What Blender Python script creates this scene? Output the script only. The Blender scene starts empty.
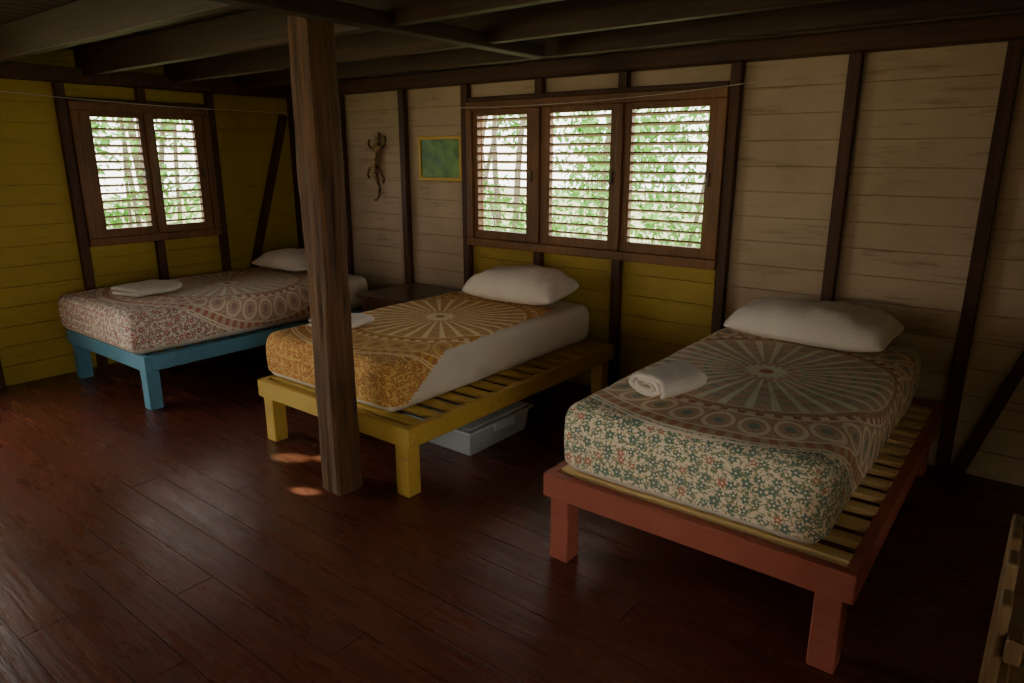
import bpy, bmesh, math, random
from mathutils import Vector, Matrix, noise
random.seed(7)
D=bpy.data
COL=bpy.context.scene.collection

# ---------------------------------------------------------------- node helpers
class NT:
    def __init__(s,name):
        s.m=D.materials.new(name); s.m.use_nodes=True
        s.t=s.m.node_tree; s.n=s.t.nodes; s.l=s.t.links
        s.b=s.n['Principled BSDF']
    def inp(s,sock,v):
        if hasattr(v,'is_output') or isinstance(v,bpy.types.NodeSocket): s.l.new(v,sock)
        else: sock.default_value=v
    def M(s,op,a,b=None,c=None,clamp=False):
        n=s.n.new('ShaderNodeMath'); n.operation=op; n.use_clamp=clamp
        s.inp(n.inputs[0],a)
        if b is not None: s.inp(n.inputs[1],b)
        if c is not None: s.inp(n.inputs[2],c)
        return n.outputs[0]
    def mix(s,f,a,b):
        n=s.n.new('ShaderNodeMix'); n.data_type='RGBA'
        s.inp(n.inputs[0],f); s.inp(n.inputs[6],a if not isinstance(a,tuple) else (*a,1)[:4])
        s.inp(n.inputs[7],b if not isinstance(b,tuple) else (*b,1)[:4])
        return n.outputs[2]
    def coord(s,k='Object'):
        return s.n.new('ShaderNodeTexCoord').outputs[k]
    def mapping(s,v,scale=(1,1,1),loc=(0,0,0)):
        n=s.n.new('ShaderNodeMapping'); s.l.new(v,n.inputs[0]); n.inputs['Scale'].default_value=scale
        n.inputs['Location'].default_value=loc
        return n.outputs[0]
    def noise(s,v,scale=5,detail=4,rough=.6):
        n=s.n.new('ShaderNodeTexNoise'); s.l.new(v,n.inputs['Vector']); n.inputs['Scale'].default_value=scale
        n.inputs['Detail'].default_value=detail; n.inputs['Roughness'].default_value=rough
        return n.outputs[0]
    def ramp(s,f,lo,hi):
        n=s.n.new('ShaderNodeMapRange'); s.l.new(f,n.inputs[0]); n.inputs[1].default_value=lo; n.inputs[2].default_value=hi
        return n.outputs[0]
    def bump(s,h,strength=.3,dist=.01):
        n=s.n.new('ShaderNodeBump'); s.l.new(h,n.inputs['Height']); n.inputs['Strength'].default_value=strength
        n.inputs['Distance'].default_value=dist
        s.l.new(n.outputs[0],s.b.inputs['Normal'])
    def base(s,c): s.inp(s.b.inputs['Base Color'],c if not isinstance(c,tuple) else (*c,1)[:4])
    def rough(s,v): s.inp(s.b.inputs['Roughness'],v)

def wood(name,c1,c2,axis='z',rough=.6,scale=1.0,bump=.35):
    t=NT(name); co=t.coord()
    st={'x':(1.2,22,22),'y':(22,1.2,22),'z':(22,22,1.2)}[axis]
    g=t.noise(t.mapping(co,tuple(k*scale for k in st)),1.6,6,.65)
    b=t.noise(co,2.3,3,.5)
    c=t.mix(t.ramp(g,.3,.7),c1,c2)
    c=t.mix(t.M('MULTIPLY',t.ramp(b,.35,.75),.5),c,tuple(k*.45 for k in c1))
    t.base(c); t.rough(rough); t.bump(g,bump,.006)
    return t.m

def paint(name,c1,c2,rough=.6,wear=(.1,.06,.03),wamt=.25,axis='x'):
    t=NT(name); co=t.coord()
    st={'x':(1.5,14,14),'y':(14,1.5,14),'z':(14,14,1.5)}[axis]
    g=t.noise(t.mapping(co,st),2,6,.65)
    b=t.noise(co,1.7,4,.6)
    c=t.mix(t.ramp(b,.3,.7),c1,c2)
    c=t.mix(t.M('MULTIPLY',t.ramp(g,.56,.74),wamt),c,wear)
    t.base(c); t.rough(rough); t.bump(g,.25,.004)
    return t.m

def cloth(name,c,rough=.9,sc=60,bs=.25):
    t=NT(name); co=t.coord()
    n=t.noise(co,sc,3,.6); n2=t.noise(co,6,3,.5)
    t.base(t.mix(n2,tuple(k*.86 for k in c),c)); t.rough(rough)
    t.bump(t.M('ADD',n,t.M('MULTIPLY',n2,3.)),bs,.01)
    return t.m

def mandala(name,cream,ca,cb,cc,gap,lift=.35,bg=None):
    t=NT(name); uv=t.n.new('ShaderNodeUVMap').outputs[0]
    sp=t.n.new('ShaderNodeSeparateXYZ'); t.l.new(uv,sp.inputs[0]); x,y=sp.outputs[0],sp.outputs[1]
    M=t.M
    bg=bg or cream
    r=M('SQRT',M('ADD',M('MULTIPLY',x,x),M('MULTIPLY',y,y)))
    th=M('ARCTAN2',y,x)
    def tri(n,off=0.0):   # 0 at petal centre,1 at border
        f=M('FRACT',M('ADD',M('MULTIPLY',th,n/(2*math.pi)),off+50))
        return M('MULTIPLY',M('ABSOLUTE',M('SUBTRACT',f,.5)),2.0)
    S=21.0
    v=t.n.new('ShaderNodeTexVoronoi'); v.voronoi_dimensions='2D'; v.inputs['Scale'].default_value=S
    v.inputs['Randomness'].default_value=.6
    t.l.new(uv,v.inputs['Vector'])
    sub=t.n.new('ShaderNodeVectorMath'); sub.operation='SUBTRACT'
    t.l.new(uv,sub.inputs[0]); t.l.new(v.outputs['Position'],sub.inputs[1])
    s2=t.n.new('ShaderNodeSeparateXYZ'); t.l.new(sub.outputs[0],s2.inputs[0])
    ph=M('ARCTAN2',s2.outputs[1],s2.outputs[0])
    sc=t.n.new('ShaderNodeSeparateColor'); t.l.new(v.outputs['Color'],sc.inputs[0])
    pet=M('COSINE',M('ADD',M('MULTIPLY',ph,5.),M('MULTIPLY',sc.outputs[1],6.)))
    d=v.outputs['Distance']
    fl=M('LESS_THAN',d,M('ADD',M('ADD',.22,M('MULTIPLY',sc.outputs[2],.14)),M('MULTIPLY',pet,.09)))
    core=M('LESS_THAN',d,.09)
    n1=t.noise(uv,60,1,.5); leaf=M('GREATER_THAN',n1,.56)
    n3=t.noise(t.mapping(uv,(1,1,1),(3,5,0)),36,2,.5); curl=M('LESS_THAN',M('ABSOLUTE',M('SUBTRACT',n3,.5)),.028)
    flc=t.mix(M('GREATER_THAN',sc.outputs[0],.80),cb,ca)
    c=t.mix(leaf,bg,gap)
    c=t.mix(M('GREATER_THAN',n1,.63),c,cc)
    c=t.mix(curl,c,cc)
    c=t.mix(fl,c,flc)
    floral=t.mix(core,c,bg)
    n2=t.noise(uv,95,1,.5); fine=M('GREATER_THAN',n2,.52)
    a=tri(36); q=M('DIVIDE',M('SUBTRACT',r,.61),.19)
    qq=M('SUBTRACT',M('MULTIPLY',q,2.),1.)
    e=M('ADD',M('MULTIPLY',a,a),M('MULTIPLY',qq,qq))
    ring=t.mix(M('LESS_THAN',e,.85),t.mix(fine,ca,gap),bg)
    ring=t.mix(M('LESS_THAN',e,.45),ring,t.mix(fine,gap,ca))
    ring=t.mix(M('LESS_THAN',e,.10),ring,cb)
    band=t.mix(M('GREATER_THAN',tri(90),.5),ca,gap)
    out=t.mix(M('LESS_THAN',r,.86),floral,band)
    ring=t.mix(lift*.45,ring,cream)
    out=t.mix(M('LESS_THAN',r,.80),out,ring)
    a2=tri(56)
    r2=t.mix(M('GREATER_THAN',a2,.45),ca,cream)
    out=t.mix(M('LESS_THAN',r,.605),out,r2)
    out=t.mix(M('LESS_THAN',r,.57),out,t.mix(fine,gap,ca))
    a3=tri(32)
    rc=t.mix(fine,ca,gap)
    rc=t.mix(M('GREATER_THAN',M('FRACT',M('MULTIPLY',r,11.)),.75),rc,cb)
    rc=t.mix(lift,rc,cream)
    bright=tuple(min(.95,k*1.18) for k in cream)
    ray=t.mix(M('GREATER_THAN',a3,.66),rc,bright)
    out=t.mix(M('LESS_THAN',r,.53),out,ray)
    a4=tri(16)
    out=t.mix(M('LESS_THAN',r,M('ADD',.10,M('MULTIPLY',a4,.05))),out,t.mix(.4,ca,cream))
    out=t.mix(M('LESS_THAN',r,M('ADD',.075,M('MULTIPLY',a4,.035))),out,bright)
    out=t.mix(M('LESS_THAN',r,.03),out,ca)
    for rr in (.53,.605,.80,.86,.88):
        out=t.mix(M('LESS_THAN',M('ABSOLUTE',M('SUBTRACT',r,rr)),.006),out,cream)
    fade=t.noise(uv,3,3,.5)
    out=t.mix(M('MULTIPLY',fade,.2),out,cream)
    t.base(out); t.rough(.92)
    w=t.noise(uv,7,4,.6); t.bump(w,.4,.03)
    return t.m

# ---------------------------------------------------------------- mesh helpers
class MB:
    def __init__(s): s.v=[]; s.f=[]; s.mi=[]
    def box(s,x0,x1,y0,y1,z0,z1,mi=0,rot=None,piv=None):
        b=len(s.v)
        P=[Vector((x,y,z)) for z in(z0,z1) for y in(y0,y1) for x in(x0,x1)]
        if rot is not None:
            piv=Vector(piv); P=[piv+rot@(p-piv) for p in P]
        s.v+=P
        for q in((0,2,3,1),(4,5,7,6),(0,1,5,4),(2,6,7,3),(0,4,6,2),(1,3,7,5)):
            s.f.append(tuple(b+i for i in q)); s.mi.append(mi)
    def beam(s,p0,p1,w,h,mi=0,up=Vector((0,0,1))):
        p0=Vector(p0);p1=Vector(p1);d=(p1-p0).normalized();a=d.cross(up).normalized();c=a.cross(d)
        b=len(s.v)
        for p in(p0,p1):
            for i,j in((-1,-1),(1,-1),(-1,1),(1,1)): s.v.append(p+a*w/2*i+c*h/2*j)
        for q in((0,2,3,1),(4,5,7,6),(0,1,5,4),(2,6,7,3),(0,4,6,2),(1,3,7,5)):
            s.f.append(tuple(b+i for i in q)); s.mi.append(mi)
    def obj(s,name,mats,bevel=0,parent=None,seg=1):
        me=D.meshes.new(name); me.from_pydata([tuple(v) for v in s.v],[],s.f)
        for m in mats: me.materials.append(m)
        me.polygons.foreach_set('material_index',s.mi); me.update()
        bm=bmesh.new(); bm.from_mesh(me); bmesh.ops.recalc_face_normals(bm,faces=bm.faces); bm.to_mesh(me); bm.free()
        o=D.objects.new(name,me); COL.objects.link(o)
        if bevel:
            md=o.modifiers.new('bevel','BEVEL'); md.width=bevel; md.segments=seg; md.limit_method='ANGLE'
        if parent: o.parent=parent
        return o
def empty(name,loc=(0,0,0)):
    o=D.objects.new(name,None); COL.objects.link(o); o.location=loc; return o
def mesh_obj(name,vs,fs,mats,parent=None,smooth=True):
    me=D.meshes.new(name); me.from_pydata(vs,[],fs)
    for m in mats: me.materials.append(m)
    if smooth: me.polygons.foreach_set('use_smooth',[True]*len(me.polygons))
    me.update(); o=D.objects.new(name,me); COL.objects.link(o)
    if parent: o.parent=parent
    return o

def sub_rects(x0,x1,z0,z1,holes):
    rs=[(x0,x1,z0,z1)]
    for hx0,hx1,hz0,hz1 in holes:
        out=[]
        for a,b,c,d in rs:
            if hx1<=a or hx0>=b or hz1<=c or hz0>=d: out.append((a,b,c,d)); continue
            if a<hx0: out.append((a,hx0,c,d))
            if hx1<b: out.append((hx1,b,c,d))
            if c<hz0: out.append((max(a,hx0),min(b,hx1),c,hz0))
            if hz1<d: out.append((max(a,hx0),min(b,hx1),hz1,d))
        rs=out
    return rs

# ---------------------------------------------------------------- materials
XL,XR,YB,YF=-5.75,2.0,4.05,-2.3
ZC=2.33
m_yel=paint('yellow_paint',(.38,.26,.03),(.50,.35,.045),wear=(.12,.07,.02),wamt=.55)
m_yely=paint('yellow_paint_side',(.36,.25,.02),(.48,.34,.03),wear=(.12,.08,.02),wamt=.5,axis='y')
m_wht=paint('whitewash',(.44,.33,.21),(.60,.47,.32),wear=(.17,.10,.05),wamt=.65)
m_stud=wood('stud_wood',(.050,.016,.005),(.115,.042,.014),'z')
m_studx=wood('stud_wood_x',(.050,.016,.005),(.115,.042,.014),'x')
m_joist=wood('joist_wood',(.038,.017,.006),(.095,.046,.017),'x')
m_ceil=wood('ceiling_wood',(.03,.014,.005),(.065,.032,.012),'y')
m_post=wood('post_wood',(.035,.014,.005),(.25,.115,.038),'z',rough=.8,bump=1.0)
m_win=wood('window_wood',(.16,.06,.015),(.30,.13,.035),'z',rough=.45)
m_winx=wood('louver_wood',(.17,.055,.022),(.28,.10,.04),'x',rough=.5)

# floor
t=NT('floor_paint'); co=t.coord()
sp=t.n.new('ShaderNodeSeparateXYZ'); t.l.new(co,sp.inputs[0])
row=t.M('FLOOR',t.M('DIVIDE',t.M('SUBTRACT',sp.outputs[1],YF),.15))
wn=t.n.new('ShaderNodeTexWhiteNoise'); wn.noise_dimensions='1D'; t.l.new(row,wn.inputs['W'])
g=t.noise(t.mapping(co,(1.2,18,18)),2,6,.6); b=t.noise(co,1.3,5,.6); b2=t.noise(t.mapping(co,(1.4,7,1)),1.6,6,.7); sc_=t.noise(t.mapping(co,(4,40,1)),2,5,.7)
c=t.mix(wn.outputs[0],(.12,.028,.015),(.16,.039,.021))
c=t.mix(t.ramp(g,.45,.75),c,(.065,.018,.011))
c=t.mix(t.M('MULTIPLY',t.ramp(b,.5,.8),.6),c,(.21,.085,.057))
c=t.mix(t.M('MULTIPLY',t.ramp(sc_,.56,.70),.4),c,(.26,.14,.105))
c=t.mix(t.M('MULTIPLY',t.ramp(b2,.46,.85),.45),c,(.055,.019,.012))
t.base(c); t.rough(t.M('ADD',.20,t.M('MULTIPLY',t.ramp(b2,.25,.75),.18)))
t.bump(t.M('ADD',g,t.M('MULTIPLY',b2,.5)),.35,.006); m_floor=t.m

# ---------------------------------------------------------------- floor
mb=MB(); y=YF
while y<YB-.001:
    y1=min(y+.15,YB+.0); x=XL
    while x<XR:
        x1=min(x+random.uniform(2.2,4.2),XR)
        if XR-x1<.5: x1=XR
        mb.box(x+.0015,x1-.0015,y+.0015,y1-.0015,-.03,0); x=x1
    y=y1
mb.box(XL-.06,XR+.06,YF-.06,YB+.06,-.10,-.007)
mb.obj('floor',[m_floor])

# ---------------------------------------------------------------- walls (plank by plank)
holes_back=[(-3.49,-1.62,1.0,1.92)]
holes_left=[(2.21,3.12,1.0,1.92),(-1.0,.85,0,2.02)]
holes_front=[(-4.2,-2.25,.85,2.0)]  # unseen opening, edges set to shape the front lamp's light
holes_right=[(-1.7,.1,.75,1.95)]  # unseen opening, added to let the side fill lamp in
def wall(name,a0,a1,holes,place,segs,mats,bev=.0018,H=.14):
    mb=MB(); z=0
    while z<ZC-.001:
        z1=min(z+H,ZC)
        for s0,s1,fn in segs:
            for r in sub_rects(s0,s1,z+(.0012 if z>0 else -.004),z1-.0012,holes):
                place(mb,r,0,fn((r[2]+r[3])/2))
        z=z1
    for r in sub_rects(a0,a1,-.05,ZC,holes): place(mb,r,1,0)
    return mb.obj(name,mats,bevel=bev)
def pl_back(mb,r,layer,mi):
    if layer==0: mb.box(r[0],r[1],YB,YB+.018,r[2],r[3],mi)
    else: mb.box(r[0],r[1],YB+.016,YB+.05,r[2],r[3],mi)
wall('wall_back',XL-.05,XR+.05,holes_back,pl_back,
     [(XL,-4.98,lambda z:1),(-4.98,-3.54,lambda z:1),(-3.54,-1.58,lambda z:0 if z<.97 else 1),(-1.58,XR,lambda z:1)],[m_yel,m_wht])
def pl_left(mb,r,layer,mi):
    if layer==0: mb.box(XL-.018,XL,r[0],r[1],r[2],r[3],0)
    else: mb.box(XL-.05,XL-.016,r[0],r[1],r[2],r[3],0)
wall('wall_left',YF-.05,YB+.05,holes_left,pl_left,[(YF,YB,lambda z:0)],[m_yely])
def pl_front(mb,r,layer,mi):
    if layer==0: mb.box(r[0],r[1],YF-.018,YF,r[2],r[3],0)
    else: mb.box(r[0],r[1],YF-.05,YF-.016,r[2],r[3],0)
wall('wall_front',XL-.05,XR+.05,holes_front,pl_front,[(XL,XR,lambda z:0)],[m_wht])
def pl_right(mb,r,layer,mi):
    if layer==0: mb.box(XR,XR+.018,r[0],r[1],r[2],r[3],0)
    else: mb.box(XR+.016,XR+.05,r[0],r[1],r[2],r[3],0)
wall('wall_right',YF-.05,YB+.05,holes_right,pl_right,[(YF,YB,lambda z:0)],[m_yely])

# ceiling planks along Y
mb=MB(); x=XL-.05
while x<XR+.05:
    x1=min(x+.125,XR+.05); mb.box(x+.003,x1-.003,YF-.05,YB+.05,ZC,ZC+.02); x=x1
mb.box(XL-.05,XR+.05,YF-.05,YB+.05,ZC+.018,ZC+.06)
mb.obj('ceiling',[m_ceil],bevel=.003)
for yj in (-1.6,-.95,-.3,.35,.98,1.62,2.28,2.92,3.52):
    mb=MB(); mb.box(XL,XR,yj-.03,yj+.03,2.15,ZC-.001); mb.obj('ceiling_beam',[m_joist],bevel=.004)
mb=MB(); mb.box(-2.50,-2.42,-1.0,3.40,2.13,2.20); mb.obj('ceiling_crossbeam',[m_ceil],bevel=.004)

# back wall framing
mb=MB(); d=.055
def sx(x,z0,z1,w=.062): mb.box(x-w/2,x+w/2,YB-d,YB-.001,z0,z1,0)
for x in (-5.02,-4.245,-3.575,-1.54,-.93,-.27,.38,1.0,1.6): sx(x,0,2.1)
sx(XL+.05,0,2.1,.10)
for x in (-2.90,-2.255): sx(x,1.99,2.1); sx(x,0,.93)
mb.box(XL,XR,YB-.11,YB-.001,2.1,2.2,1)
mb.box(-3.54,-1.575,YB-d,YB-.001,1.975,2.005,1)
mb.obj('trim_1',[m_stud,m_studx],bevel=.004)
mb=MB(); mb.beam((-.20,YB-.03,.0),(.345,YB-.03,1.9),.05,.055,up=Vector((0,1,0))); mb.obj('trim_2',[m_stud],bevel=.004)
# left wall framing
mb=MB()
def sy(y,z0,z1,w=.062): mb.box(XL+.001,XL+d,y-w/2,y+w/2,z0,z1,0)
for y in (-1.6,-1.03,.88,1.42,2.105,3.225): sy(y,0,2.1)
sy(2.67,0,.93); sy(2.67,1.99,2.1)
mb.box(XL+.001,XL+.11,YF,YB-.11,2.1,2.2,1)
mb.box(XL+.001,XL+d,2.14,3.19,1.975,2.005,1)
mb.beam((XL+.03,3.93,1.95),(XL+.03,3.30,.02),.055,.07,up=Vector((1,0,0)))
mb.obj('trim_3',[m_stud,m_stud],bevel=.004)

# wooden post
n=46; vs=[];fs=[];hw=.073; prof=[]
for i in range(4):
    a=[(-1,-1),(1,-1),(1,1),(-1,1)][i]; b2=[(1,-1),(1,1),(-1,1),(-1,-1)][i]
    for k in range(7):
        tt=k/7; prof.append((a[0]+(b2[0]-a[0])*tt,a[1]+(b2[1]-a[1])*tt))
NP=len(prof)
for j in range(n+1):
    z=ZC*j/n
    for (px,py) in prof:
        cr=.93 if abs(px)>.9 and abs(py)>.9 else 1
        nn=noise.noise(Vector((px*2.2,py*2.2,z*1.6)))*.008+noise.noise(Vector((px*6,py*6,z*5)))*.004
        vs.append((-2.60+px*hw*cr+nn*px,1.955+py*hw*cr+nn*py,z))
for j in range(n):
    for i in range(NP):
        i2=(i+1)%NP; fs.append((j*NP+i,j*NP+i2,(j+1)*NP+i2,(j+1)*NP+i))
fs.append(tuple(range(NP))[::-1]); fs.append(tuple(n*NP+i for i in range(NP)))
mesh_obj('wooden_post',vs,fs,[m_post],smooth=False)

# ---------------------------------------------------------------- windows
m_metal=NT('dark_metal'); m_metal.base((.12,.1,.08)); m_metal.rough(.4); m_metal.b.inputs['Metallic'].default_value=1; m_metal=m_metal.m
def window(name,openings,o0,o1,along):
    root=empty(name)
    def B(mb,a0,a1,d0,d1,z0,z1,mi=0):
        if along=='x': mb.box(a0,a1,YB-d1,YB-d0,z0,z1,mi)
        else: mb.box(XL+d0,XL+d1,a0,a1,z0,z1,mi)
    zo0,zo1=1.055,1.875
    mb=MB()
    B(mb,o0,o1,-.07,.075,.935,.995); B(mb,o0,o1,-.07,.07,1.915,1.975)
    B(mb,o0,o0+.055,-.07,.07,.995,1.915); B(mb,o1-.055,o1,-.07,.07,.995,1.915)
    for i in range(len(openings)-1):
        c=(openings[i][1]+openings[i+1][0])/2; B(mb,c-.022,c+.022,-.06,.072,.995,1.915)
    mb.obj('outer_frame',[m_win],bevel=.005,parent=root)
    for i,(a0,a1) in enumerate(openings):
        mb=MB(); l=o0+.055 if i==0 else (openings[i-1][1]+a0)/2+.022
        rr=o1-.055 if i==len(openings)-1 else (a1+openings[i+1][0])/2-.022
        B(mb,l-.001,a0,.005,.05,.994,1.916); B(mb,a1,rr+.001,.005,.05,.994,1.916)
        B(mb,a0,a1,.005,.05,.994,zo0); B(mb,a0,a1,.005,.05,zo1,1.916)
        mb.obj('sash_%d'%(i+1),[m_win],bevel=.003,parent=root)
        mb=MB(); N=14; sp_=(zo1-zo0)/N
        ang=math.radians(16)
        for k in range(N):
            zc=zo0+sp_*(k+.5)
            if along=='x':
                R=Matrix.Rotation(-ang,3,'X'); mb.box(a0,a1,YB-.052,YB-.004,zc-.0045,zc+.0045,0,R,((a0+a1)/2,YB-.028,zc))
            else:
                R=Matrix.Rotation(-ang,3,'Y'); mb.box(XL+.004,XL+.052,a0,a1,zc-.0045,zc+.0045,0,R,(XL+.028,(a0+a1)/2,zc))
        mb.obj('louver_slats_%d'%(i+1),[m_winx],bevel=.002,parent=root)
        mb=MB(); B(mb,rr-.045,rr-.025,.05,.065,1.42,1.5); mb.obj('latch_%d'%(i+1),[m_metal],bevel=.002,parent=root)
    return root
window('window_1',[(-3.45,-3.0),(-2.80,-2.33),(-2.18,-1.68)],-3.545,-1.57,'x')
window('window_2',[(2.28,2.62),(2.74,3.06)],2.14,3.19,'y')

# curtain wires
def wire(name,pts,r,mat):
    cu=D.curves.new(name,'CURVE'); cu.dimensions='3D'; cu.bevel_depth=r; s=cu.splines.new('POLY'); s.points.add(len(pts)-1)
    for i,p in enumerate(pts): s.points[i].co=(*p,1)
    cu.materials.append(mat); o=D.objects.new(name,cu); COL.objects.link(o); return o
t=NT('wire_grey'); t.base((.6,.55,.46)); t.rough(.5); m_wire=t.m
def sag(p0,p1,s,n=12): 
    return [Vector(p0).lerp(Vector(p1),i/n)+Vector((0,0,-s*4*(i/n)*(1-i/n))) for i in range(n+1)]
wire('curtain_wire',sag((-3.60,YB-.12,1.935),(-1.40,YB-.10,1.985),.03),.003,m_wire)
wire('curtain_wire',sag((XL+.12,1.70,2.01),(XL+.12,3.9,1.97),.02),.003,m_wire)

# ---------------------------------------------------------------- beds
def rbox(W,L,H,r,step,amp,seed,off=0.0):
    bm=bmesh.new(); w2,l2=W/2,L/2
    nx=max(4,int(W/step)); ny=max(4,int(L/step)); nz=max(4,int(H/step))
    def grid(f,nu,nv):
        V=[[bm.verts.new(f(i/nu,j/nv)) for j in range(nv+1)] for i in range(nu+1)]
        for i in range(nu):
            for j in range(nv): bm.faces.new((V[i][j],V[i+1][j],V[i+1][j+1],V[i][j+1]))
    grid(lambda u,v:(-w2+W*u,-l2+L*v,H),nx,ny); grid(lambda u,v:(-w2+W*u,-l2+L*v,0),nx,ny)
    grid(lambda u,v:(-w2+W*u,-l2,H*v),nx,nz); grid(lambda u,v:(-w2+W*u,l2,H*v),nx,nz)
    grid(lambda u,v:(-w2,-l2+L*u,H*v),ny,nz); grid(lambda u,v:(w2,-l2+L*u,H*v),ny,nz)
    bmesh.ops.remove_doubles(bm,verts=bm.verts,dist=1e-5)
    bmesh.ops.recalc_face_normals(bm,faces=bm.faces)
    rr=r
    for v in bm.verts:
        p=v.co; q=Vector((max(-w2+rr,min(w2-rr,p.x)),max(-l2+rr,min(l2-rr,p.y)),max(rr,min(H-rr,p.z))))
        dd=p-q
        if dd.length>1e-6: p=q+dd.normalized()*rr
        s=Vector((seed*3.1,seed*1.7,seed))
        nn=noise.noise(p*3.2+s)*amp+noise.noise(p*9+s)*amp*.6
        out=Vector((p.x/w2 if abs(p.x)>w2-rr else 0,p.y/l2 if abs(p.y)>l2-rr else 0,1 if p.z>H-rr else 0))
        if out.length>0: out.normalize()
        bul=(1-(2*p.z/H-1)**2)*.012
        side=Vector((out.x,out.y,0))
        v.co=p+out*(nn+off)+side*bul
    return bm
def bm_obj(bm,name,mats,parent,loc,smooth=True):
    me=D.meshes.new(name); bm.to_mesh(me); bm.free()
    for m in mats: me.materials.append(m)
    if smooth: me.polygons.foreach_set('use_smooth',[True]*len(me.polygons))
    o=D.objects.new(name,me); COL.objects.link(o); o.parent=parent; o.location=loc; return o
m_sheet=cloth('white_sheet',(.82,.74,.62))
def bed(x0,x1,y0,y1,zt,mx0,mx1,my0,my1,mh,paintm,slatm,coverm,keep,seed,sl=0.0):
    root=empty('bed')
    mb=MB(); rh=.10; th=.042
    mb.box(x0,x1,y0,y0+th,zt-rh,zt); mb.box(x0,x1,y1-th,y1,zt-rh,zt)
    mb.box(x0,x0+th,y0+th,y1-th,zt-rh,zt); mb.box(x1-th,x1,y0+th,y1-th,zt-rh,zt)
    mb.box(x0+th,x0+th+.012,y0+th,y1-th,zt-rh+.01,zt-.05); mb.box(x1-th-.012,x1-th,y0+th,y1-th,zt-rh+.01,zt-.05)
    mb.obj('frame_rails',[paintm],bevel=.004,parent=root)
    i=0; lw=.085
    for lx in (x0+.03,x1-.03-lw):
        for ly in (y0+.012,y1-.02-lw):
            i+=1; mb=MB(); mb.box(lx,lx+lw,ly,ly+lw,0,zt-rh); mb.obj('leg_%d'%i,[paintm],bevel=.004,parent=root)
    mb=MB(); y=y0+th+.03
    while y+.07<y1-th:
        mb.box(x0+th-.004,x1-th+.004,y,y+.058,zt-.03+sl,zt-.006+sl); y+=.128
    mb.obj('slats',[slatm],bevel=.003,parent=root)
    cx,cy=(mx0+mx1)/2,(my0+my1)/2; W,L=mx1-mx0,my1-my0
    zb=zt-.006+sl+.001
    bm=rbox(W,L,mh,.055,.03,.005,seed)
    bm_obj(bm,'mattress',[m_sheet],root,(cx,cy,zb))
    bm=rbox(W,L,mh,.055,.015,.005,seed,off=.007)
    uvl=bm.loops.layers.uv.new('UVMap'); kill=[]
    yc=(y0+y1)/2-cy
    bm.normal_update()
    for f in bm.faces:
        nrm=f.normal; c=f.calc_center_median()
        if nrm.z<-.3: kill.append(f); continue
        def unf(p):
            if abs(nrm.z)>.7: return (p.x,p.y)
            dz=max(0,mh-p.z)
            if abs(nrm.x)>abs(nrm.y): return (p.x+math.copysign(dz,nrm.x),p.y)
            return (p.x,p.y+math.copysign(dz,nrm.y))
        for lp in f.loops:
            u=unf(lp.vert.co); lp[uvl].uv=(u[0],u[1]-yc)
        u=unf(c)
        if not keep(u[0],u[1],c,W,L,mh): kill.append(f)
    bmesh.ops.delete(bm,geom=kill,context='FACES')
    bm_obj(bm,'coverlet',[coverm],root,(cx,cy,zb))
    return root
def keepA(u,v,c,W,L,H):
    if c.z<.02: return False
    return v<L/2-.22+.02*math.sin(u*6)
def keepB(u,v,c,W,L,H):
    if c.z<.02: return False
    if v>L/2-.30: return False
    tt=(v+L/2)/L
    lim=W/2+ (.30-1.5*tt*.9 if tt<.22 else .003-.10*(tt-.22))
    return u<lim

p_red=paint('bed_red_paint',(.33,.082,.052),(.42,.115,.072),wamt=.6,wear=(.14,.05,.035))
p_yel=paint('bed_yellow_paint',(.54,.34,.05),(.64,.43,.075),wamt=.55,wear=(.24,.14,.05))
p_blu=paint('bed_blue_paint',(.09,.28,.42),(.13,.37,.53),wamt=.5,wear=(.05,.12,.15))
m_slat=paint('slat_pine',(.68,.47,.18),(.78,.56,.24),wear=(.3,.18,.08))
c_r=mandala('coverlet_teal',(.92,.80,.62),(.56,.20,.11),(.10,.21,.15),(.18,.26,.13),(.62,.46,.22),lift=.46)
c_m=mandala('coverlet_orange',(.92,.68,.36),(.58,.18,.03),(.48,.14,.02),(.36,.13,.025),(.70,.37,.05),lift=.25,bg=(.78,.48,.14))
c_l=mandala('coverlet_red',(.94,.84,.70),(.60,.18,.13),(.44,.13,.14),(.27,.19,.22),(.74,.57,.38),lift=.5)
bed(-1.46,-.30,2.07,3.97,.375,-1.40,-.432,2.12,3.93,.285,p_red,m_slat,c_r,keepA,1,sl=.008)
bed(-3.46,-2.22,2.06,3.97,.365,-3.44,-2.40,2.12,3.94,.262,p_yel,p_yel,c_m,keepB,2,sl=.008)
bed(-5.62,-4.40,1.86,3.80,.365,-5.62,-4.46,1.84,3.76,.27,p_blu,p_blu,c_l,keepA,3)

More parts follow.
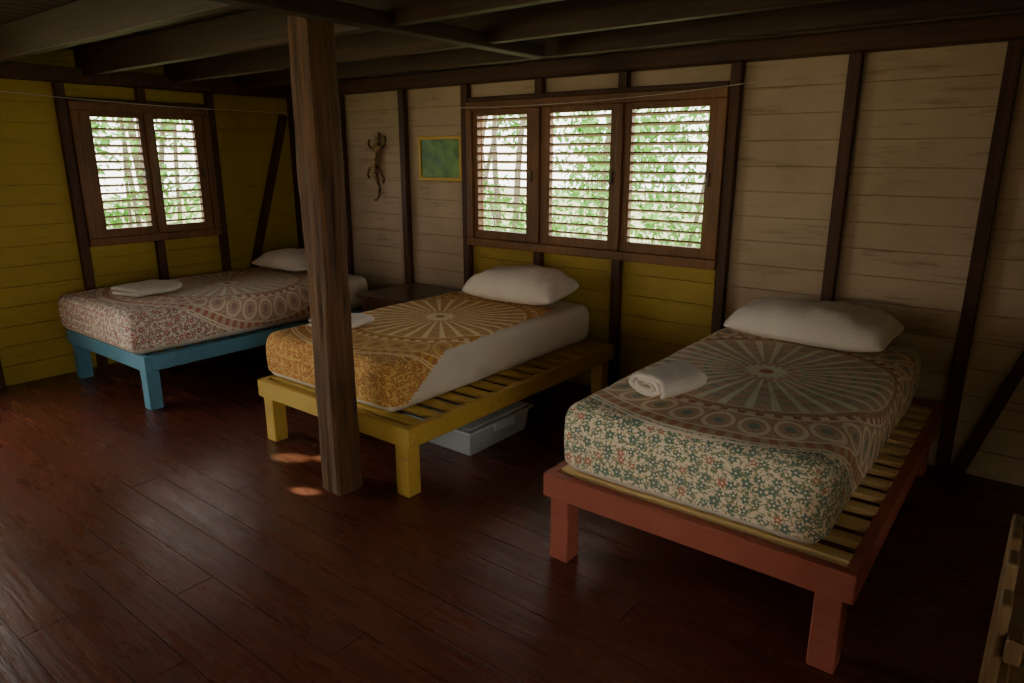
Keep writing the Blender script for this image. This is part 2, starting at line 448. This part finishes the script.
# ---------------------------------------------------------------- pillows
m_pil=cloth('pillow_cotton',(.92,.84,.73),bs=.35)
def pillow(cx,cy,cz,w,l,h,seed,rot=0,tilt=0):
    n,mm=48,36; vs=[];fs=[]
    for side in (1,-1):
        for i in range(n+1):
            for j in range(mm+1):
                a=math.sin(math.pi/2*(-1+2*i/n)); b=math.sin(math.pi/2*(-1+2*j/mm))
                th=((1-abs(a)**3.2)**.5)*((1-abs(b)**3.0)**.5)
                x=a*w/2*(1-.05*(1-b*b)*abs(a)**3); y=b*l/2*(1-.07*(1-a*a)*abs(b)**3)
                k=(abs(a)*abs(b))**5; x*=1-.05*k; y*=1-.06*k
                s=Vector((seed*5,seed*2.3,seed))
                wr=noise.noise(Vector((x*8,y*8,side*3))+s)*.016+noise.noise(Vector((x*22,y*7,side))+s)*.012+noise.noise(Vector((x*3,y*3,side))+s)*.02
                edge=min(1,th*2)
                hh=h*(.66 if side>0 else .34)
                z=side*th*hh+wr*edge*(1 if side>0 else .2)
                vs.append((x,y,z))
    N=(n+1)*(mm+1)
    for s in range(2):
        for i in range(n):
            for j in range(mm):
                q=[s*N+i*(mm+1)+j,s*N+(i+1)*(mm+1)+j,s*N+(i+1)*(mm+1)+j+1,s*N+i*(mm+1)+j+1]
                fs.append(tuple(q if s==0 else q[::-1]))
    o=mesh_obj('pillow',vs,fs,[m_pil])
    bm=bmesh.new(); bm.from_mesh(o.data); bmesh.ops.remove_doubles(bm,verts=bm.verts,dist=1e-4); bm.to_mesh(o.data); bm.free()
    o.location=(cx,cy,cz); o.rotation_euler=(math.radians(tilt),0,math.radians(rot)); return o
pillow(-.91,3.67,.75,.80,.46,.18,1,rot=-3,tilt=4)
pillow(-2.82,3.70,.722,.74,.42,.22,2,rot=4,tilt=6)
pillow(-5.12,3.50,.716,.66,.42,.15,3,rot=3,tilt=4)

# ---------------------------------------------------------------- towels
m_tow=cloth('towel_terry',(.90,.82,.72),sc=220,bs=.6)
def sweep(name,pts,cx,cy,cz,w,l,rot,seed,thick,top):
    vs=[];fs=[];m=18;n=len(pts)
    for i,(x,z) in enumerate(pts):
        for j in range(m+1):
            q=-1+2*j/m; y=q*l/2; s=Vector((seed*4,seed*2,seed))
            dz=noise.noise(Vector((x*8,y*8,z*6))+s)*.012; dy=noise.noise(Vector((x*9,z*30,seed)))*.028*q
            puff=.016*(1-(2*x/w)**2)*(1-q*q*.7)*(z/max(top,.01))
            vs.append((x+noise.noise(Vector((y*7,z*9,seed)))*.010,y+dy,z+max(dz,-.003 if z<.012 else -1)+puff))
    for i in range(n-1):
        for j in range(m): fs.append((i*(m+1)+j,(i+1)*(m+1)+j,(i+1)*(m+1)+j+1,i*(m+1)+j+1))
    o=mesh_obj(name,vs,fs,[m_tow])
    md=o.modifiers.new('thick','SOLIDIFY'); md.thickness=thick; md.offset=0
    md=o.modifiers.new('sub','SUBSURF'); md.levels=1; md.render_levels=1
    o.location=(cx,cy,cz); o.rotation_euler=(0,0,math.radians(rot)); return o
def towel(cx,cy,cz,w,l,rot,seed,layers=3,gap=.026,thick=.021):
    pts=[]
    for k in range(layers):
        xs=[-1+2*i/10 for i in range(11)]
        if k%2: xs=xs[::-1]
        for x in xs: pts.append((x*w/2*(1-.05*k),k*gap))
        if k<layers-1:
            e=xs[-1]; R=gap/2
            for a in (-45,0,45):
                pts.append((e*w/2*(1-.05*k)+e*R*math.cos(math.radians(a)),k*gap+R+R*math.sin(math.radians(a))))
    sweep('folded_towel',pts,cx,cy,cz,w,l,rot,seed,thick,gap*layers)
pts=[]
for i in range(60):
    a=i/59*2*math.pi*2.6+math.radians(-50); k=1-i/59*.84
    pts.append((.094*k*math.cos(a),.046+.043*k*math.sin(a)))
sweep('rolled_towel',pts,-1.13,2.46,.683,.2,.28,-10,1,.019,.1)
towel(-3.20,2.46,.655,.26,.26,8,2,layers=2)
towel(-5.12,2.25,.659,.28,.36,12,3,layers=2,gap=.03,thick=.026)

# ---------------------------------------------------------------- bedside table
mt=wood('table_wood',(.07,.026,.012),(.14,.06,.027),'x',rough=.35)
root=empty('bedside_table')
mb=MB(); mb.box(-4.10,-3.52,3.33,3.93,.56,.59); mb.obj('table_top',[mt],bevel=.004,parent=root)
mb=MB(); mb.box(-4.06,-3.56,3.37,3.39,.47,.56); mb.box(-4.06,-3.56,3.87,3.89,.47,.56); mb.box(-4.06,-4.04,3.39,3.87,.47,.56); mb.box(-3.58,-3.56,3.39,3.87,.47,.56)
mb.obj('apron',[mt],bevel=.002,parent=root)
mb=MB()
for x in (-4.07,-3.60):
    for y in (3.36,3.85): mb.box(x,x+.05,y,y+.05,0,.56)
mb.box(-4.03,-3.59,3.40,3.86,.18,.20)
mb.obj('legs_and_shelf',[mt],bevel=.003,parent=root)

# ---------------------------------------------------------------- storage bin
t=NT('clear_plastic'); t.base((.72,.80,.80)); t.rough(.2); t.b.inputs['Transmission Weight'].default_value=.5; t.b.inputs['IOR'].default_value=1.3; m_pl=t.m
t=NT('bin_lid'); t.base((.55,.66,.68)); t.rough(.25); m_lid=t.m
root=empty('storage_bin')
def taper_box(x0,x1,y0,y1,z0,z1,tp,th,name,mat,parent):
    vs=[];fs=[]
    def ring(a,z,ins): return [(x0+ins+a,y0+ins+a,z),(x1-ins-a,y0+ins+a,z),(x1-ins-a,y1-ins-a,z),(x0+ins+a,y1-ins-a,z)]
    vs+=ring(0,z0,tp)+ring(0,z1,0)+ring(th,z1,0)+ring(th,z0+th,tp)
    for k in range(3):
        for i in range(4): j=(i+1)%4; fs.append((k*4+i,k*4+j,k*4+4+j,k*4+4+i))
    fs.append((3,2,1,0)); fs.append((12,13,14,15))
    o=mesh_obj(name,vs,fs,[mat],parent,smooth=False); md=o.modifiers.new('b','BEVEL'); md.width=.004; md.segments=2; return o
taper_box(-2.80,-2.32,2.60,3.14,.0,.145,.02,.003,'tub',m_pl,root)
mb=MB(); mb.box(-2.82,-2.30,2.58,3.16,.140,.154); mb.box(-2.79,-2.33,2.61,3.13,.153,.162); 
mb.box(-2.31,-2.292,2.78,2.96,.10,.155); mb.obj('lid',[m_lid],bevel=.005,parent=root,seg=2)
m_cl=cloth('bin_linens',(.62,.50,.36)); m_c2=cloth('bin_towels',(.30,.38,.42))
mb=MB(); mb.box(-2.76,-2.37,2.65,3.09,.006,.05); mb.box(-2.74,-2.56,2.67,3.06,.05,.105); mb.obj('stored_linens',[m_cl],bevel=.012,parent=root,seg=3)
mb=MB(); mb.box(-2.55,-2.375,2.66,2.84,.05,.095); mb.box(-2.55,-2.37,2.86,3.07,.05,.11); mb.obj('stored_towels',[m_c2],bevel=.015,parent=root,seg=3)

# ---------------------------------------------------------------- framed picture
m_gold=paint('gold_frame',(.66,.44,.05),(.74,.52,.08),rough=.4,wamt=.2)
t=NT('picture_print'); co=t.coord(); n1=t.noise(co,9,5,.6); n2=t.noise(t.mapping(co,(1,1,3)),5,4,.6)
c=t.mix(t.ramp(n1,.35,.65),(.03,.14,.04),(.20,.45,.08)); c=t.mix(t.ramp(n2,.55,.7),c,(.06,.22,.20)); t.base(c); t.rough(.4); m_pic=t.m
root=empty('framed_picture'); mb=MB(); x0,x1,z0,z1=-4.09,-3.625,1.405,1.745; y0,y1=YB-.03,YB-.002; w=.028
mb.box(x0,x1,y0,y1,z0,z0+w); mb.box(x0,x1,y0,y1,z1-w,z1); mb.box(x0,x0+w,y0,y1,z0+w,z1-w); mb.box(x1-w,x1,y0,y1,z0+w,z1-w)
mb.obj('frame',[m_gold],bevel=.005,parent=root,seg=2)
mb=MB(); mb.box(x0+w,x1-w,y0+.012,y1,z0+w,z1-w); mb.obj('print',[m_pic],parent=root)

# ---------------------------------------------------------------- lizard wall ornament
t=NT('lizard_bronze'); n1=t.noise(t.coord(),25,3,.6); t.base(t.mix(t.ramp(n1,.35,.65),(.08,.045,.022),(.55,.42,.25))); t.rough(.28); t.b.inputs['Metallic'].default_value=.7; t.bump(n1,.4,.005); m_liz=t.m
LX,LY=-4.585,YB-.035
def P(x,z,y=0): return (LX+x*1.15,LY+y,z)
V=[];E=[];R=[]
def chain(pts,rad,start=None):
    prev=start
    for p,r in zip(pts,rad):
        V.append(p);R.append(r)
        i=len(V)-1
        if prev is not None: E.append((prev,i))
        prev=i
    return prev
chain([P(.02,1.60),P(.025,1.66),P(.03,1.71),P(.035,1.755),P(.045,1.79)],[(.042,.020),(.038,.018),(.024,.014),(.036,.018),(.014,.010)])
chain([P(.0,1.54),P(-.015,1.48),P(-.01,1.43),P(.01,1.38),P(.025,1.33),P(.02,1.28),P(-.005,1.24),P(-.03,1.225),P(-.04,1.24)],
      [(.044,.020),(.038,.018),(.028,.015),(.021,.012),(.016,.010),(.013,.009),(.010,.007),(.008,.006),(.006,.005)],0)
chain([P(.085,1.67),P(.11,1.725),P(.095,1.76)],[(.014,.009),(.012,.008),(.016,.006)],1)
chain([P(-.04,1.645),P(-.075,1.69),P(-.065,1.73)],[(.014,.009),(.012,.008),(.016,.006)],1)
chain([P(.045,1.455),P(.08,1.41),P(.065,1.37)],[(.015,.009),(.012,.008),(.016,.006)],6)
chain([P(-.075,1.50),P(-.10,1.45),P(-.085,1.41)],[(.015,.009),(.012,.008),(.016,.006)],6)
me=D.meshes.new('lizard_wall_ornament'); me.from_pydata(V,E,[]); me.materials.append(m_liz)
o=D.objects.new('lizard_wall_ornament',me); COL.objects.link(o)
o.modifiers.new('skin','SKIN')
for i,s in enumerate(me.skin_vertices[0].data): s.radius=R[i]; s.use_root=(i==0)
md=o.modifiers.new('sub','SUBSURF'); md.levels=2; md.render_levels=2

# ---------------------------------------------------------------- slatted wooden chair (right edge)
m_ch=wood('chair_wood',(.14,.075,.028),(.27,.16,.06),'z',rough=.5)
root=empty('wooden_chair')
mb=MB(); bx=.03
for i in range(4):
    y=1.48+i*.125; mb.box(bx,bx+.022,y,y+.07,.30,.77+.03*math.sin(i/3*math.pi))
mb.obj('back_slats',[m_ch],bevel=.008,parent=root,seg=3)
mb=MB(); mb.box(bx+.022,bx+.05,1.46,1.95,.66,.71); mb.box(bx+.022,bx+.05,1.46,1.95,.40,.46)
mb.obj('back_rails',[m_ch],bevel=.004,parent=root)
mb=MB()
for i in range(5): mb.box(bx+.05+.095*i,bx+.13+.095*i,1.46,1.95,.40,.425)
mb.obj('seat',[m_ch],bevel=.004,parent=root)
mb=MB()
for x in (bx+.03,bx+.44):
    for y in (1.47,1.895): mb.box(x,x+.045,y,y+.045,0,.40)
mb.obj('legs',[m_ch],bevel=.004,parent=root)

# ---------------------------------------------------------------- outside
t=NT('grass'); n1=t.noise(t.coord(),3,5,.6); t.base(t.mix(n1,(.30,.36,.14),(.50,.50,.32))); t.rough(1); m_gr=t.m
mb=MB(); mb.box(-40,30,-30,40,-.9,-.6); mb.obj('ground',[m_gr])
t=NT('leaf'); n1=t.noise(t.coord(),1.7,3,.6); n2=t.noise(t.coord(),14,2,.5)
t.base(t.mix(t.ramp(n2,.3,.7),t.mix(n1,(.02,.12,.015),(.09,.32,.03)),(.24,.58,.10))); t.rough(.5); m_leaf=t.m
m_bark=wood('bark',(.16,.12,.10),(.34,.28,.24),'z')
def foliage(cx,cy,sx_,sy_,z0,z1,n,seed):
    rnd=random.Random(seed); vs=[];fs=[]
    clumps=[(rnd.uniform(-sx_,sx_),rnd.uniform(-sy_,sy_),rnd.uniform(z0,z1),rnd.uniform(.3,.8)) for _ in range(int(n/90))]
    mi=[]
    for (ax,ay,az,ar) in clumps:
        for _ in range(90):
            p=Vector((ax+rnd.gauss(0,ar*.5),ay+rnd.gauss(0,ar*.5),az+rnd.gauss(0,ar*.4)))
            s=rnd.uniform(.035,.085); R=Matrix.Rotation(rnd.uniform(0,6.28),3,'Z')@Matrix.Rotation(rnd.uniform(-1.2,1.2),3,'X')@Matrix.Rotation(rnd.uniform(-1,1),3,'Y')
            b=len(vs)
            for q in((0,-1.2,0),(.45,-.3,.12),(.4,.5,.08),(0,1.3,-.1),(-.4,.5,.08),(-.45,-.3,.12)):
                w=R@Vector(q)*s+p; vs.append((cx+w.x,cy+w.y,max(w.z,-.55)))
            fs.append((b,b+1,b+2,b+3)); fs.append((b,b+3,b+4,b+5)); mi+=[0,0]
    for _ in range(14):
        ax=cx+rnd.uniform(-sx_,sx_); ay=cy+rnd.uniform(-sy_,sy_); r0=rnd.uniform(.02,.08); K=9
        lean=(rnd.uniform(-.25,.25),rnd.uniform(-.2,.2)); b=len(vs)
        for j in range(K):
            z=-.6+j*.65; rr=r0*(1-j*.07)
            for i in range(8):
                a=i*math.pi/4; vs.append((ax+lean[0]*z+rr*math.cos(a)+.05*math.sin(j*1.3),ay+lean[1]*z+rr*math.sin(a),z))
        for j in range(K-1):
            for i in range(8): fs.append((b+j*8+i,b+j*8+(i+1)%8,b+j*8+8+(i+1)%8,b+j*8+8+i)); mi.append(1)
    o=mesh_obj('garden_trees',vs,fs,[m_leaf,m_bark],smooth=False)
    o.data.polygons.foreach_set('material_index',mi)
foliage(-6.2,9.9,4.8,1.6,-.3,3.6,13000,11)
foliage(-11.0,4.6,1.6,4.0,-.3,3.6,8000,12)
m_blk=wood('sky_block_wood',(.05,.03,.018),(.09,.055,.03),'x')
mb=MB(); mb.box(-8,3,-6.2,-2.36,2.30,2.38); mb.obj('sky_block_roof',[m_blk])  # unseen slab added to keep sky light out of the front opening
mb=MB(); mb.box(-14,8,-9.2,-9.0,-.6,4.5); mb.obj('sky_block_wall',[m_blk])  # unseen dark slab added behind the front lamp to block the sky

# ---------------------------------------------------------------- light
w=D.worlds.new('World'); bpy.context.scene.world=w; w.use_nodes=True
bg=w.node_tree.nodes['Background']; bg.inputs[0].default_value=(1.0,.96,.86,1); bg.inputs[1].default_value=7.5
def area(name,loc,look,sx_,sy_,P_,col,spread=180):
    l=D.lights.new(name,'AREA'); l.shape='RECTANGLE'; l.size=sx_; l.size_y=sy_; l.energy=P_; l.color=col; l.spread=math.radians(spread)
    o=D.objects.new(name,l); COL.objects.link(o); o.location=loc
    o.rotation_euler=(Vector(look)-Vector(loc)).to_track_quat('-Z','Y').to_euler(); return o
area('door_daylight',(-6.4,-.1,1.1),(-4,.3,.7),1.8,1.8,6.5,(1,.91,.86))
area('side_fill',(2.5,-.8,1.5),(-5.5,2.6,1.1),1.9,1.5,2.2,(1,.84,.60),100)  # fill lamp added out of view to brighten the left wall
area('front_lamp',(-4.1,-8.2,.9),(-2.2,4,1.6),1.3,1.5,110,(1,.78,.50))  # lamp added out of view for a warm gradient on the back wall
for k,(tx,ty,sz,en) in enumerate([(-3.10,2.00,1.6,5200),(-2.93,2.12,1.2,6500),(-2.71,1.81,.9,8000)]):
    l=D.lights.new('sunbeam','SPOT'); l.energy=en; l.color=(.72,.95,.70); l.spot_size=math.radians(sz); l.spot_blend=.9; l.shadow_soft_size=.01
    o=D.objects.new('sunbeam',l); COL.objects.link(o); o.location=(-7,.2,2.4); o.rotation_euler=(Vector((tx,ty,0))-Vector((-7,.2,2.4))).to_track_quat('-Z','Y').to_euler()
# ---------------------------------------------------------------- camera
cam=D.cameras.new('Camera'); co_=D.objects.new('Camera',cam); COL.objects.link(co_)
cam.sensor_width=36; cam.lens=690/1024*36; cam.clip_start=.05
co_.location=(0,0,1.6)
co_.rotation_euler=(math.radians(90-15.1),0,math.radians(38))
bpy.context.scene.camera=co_
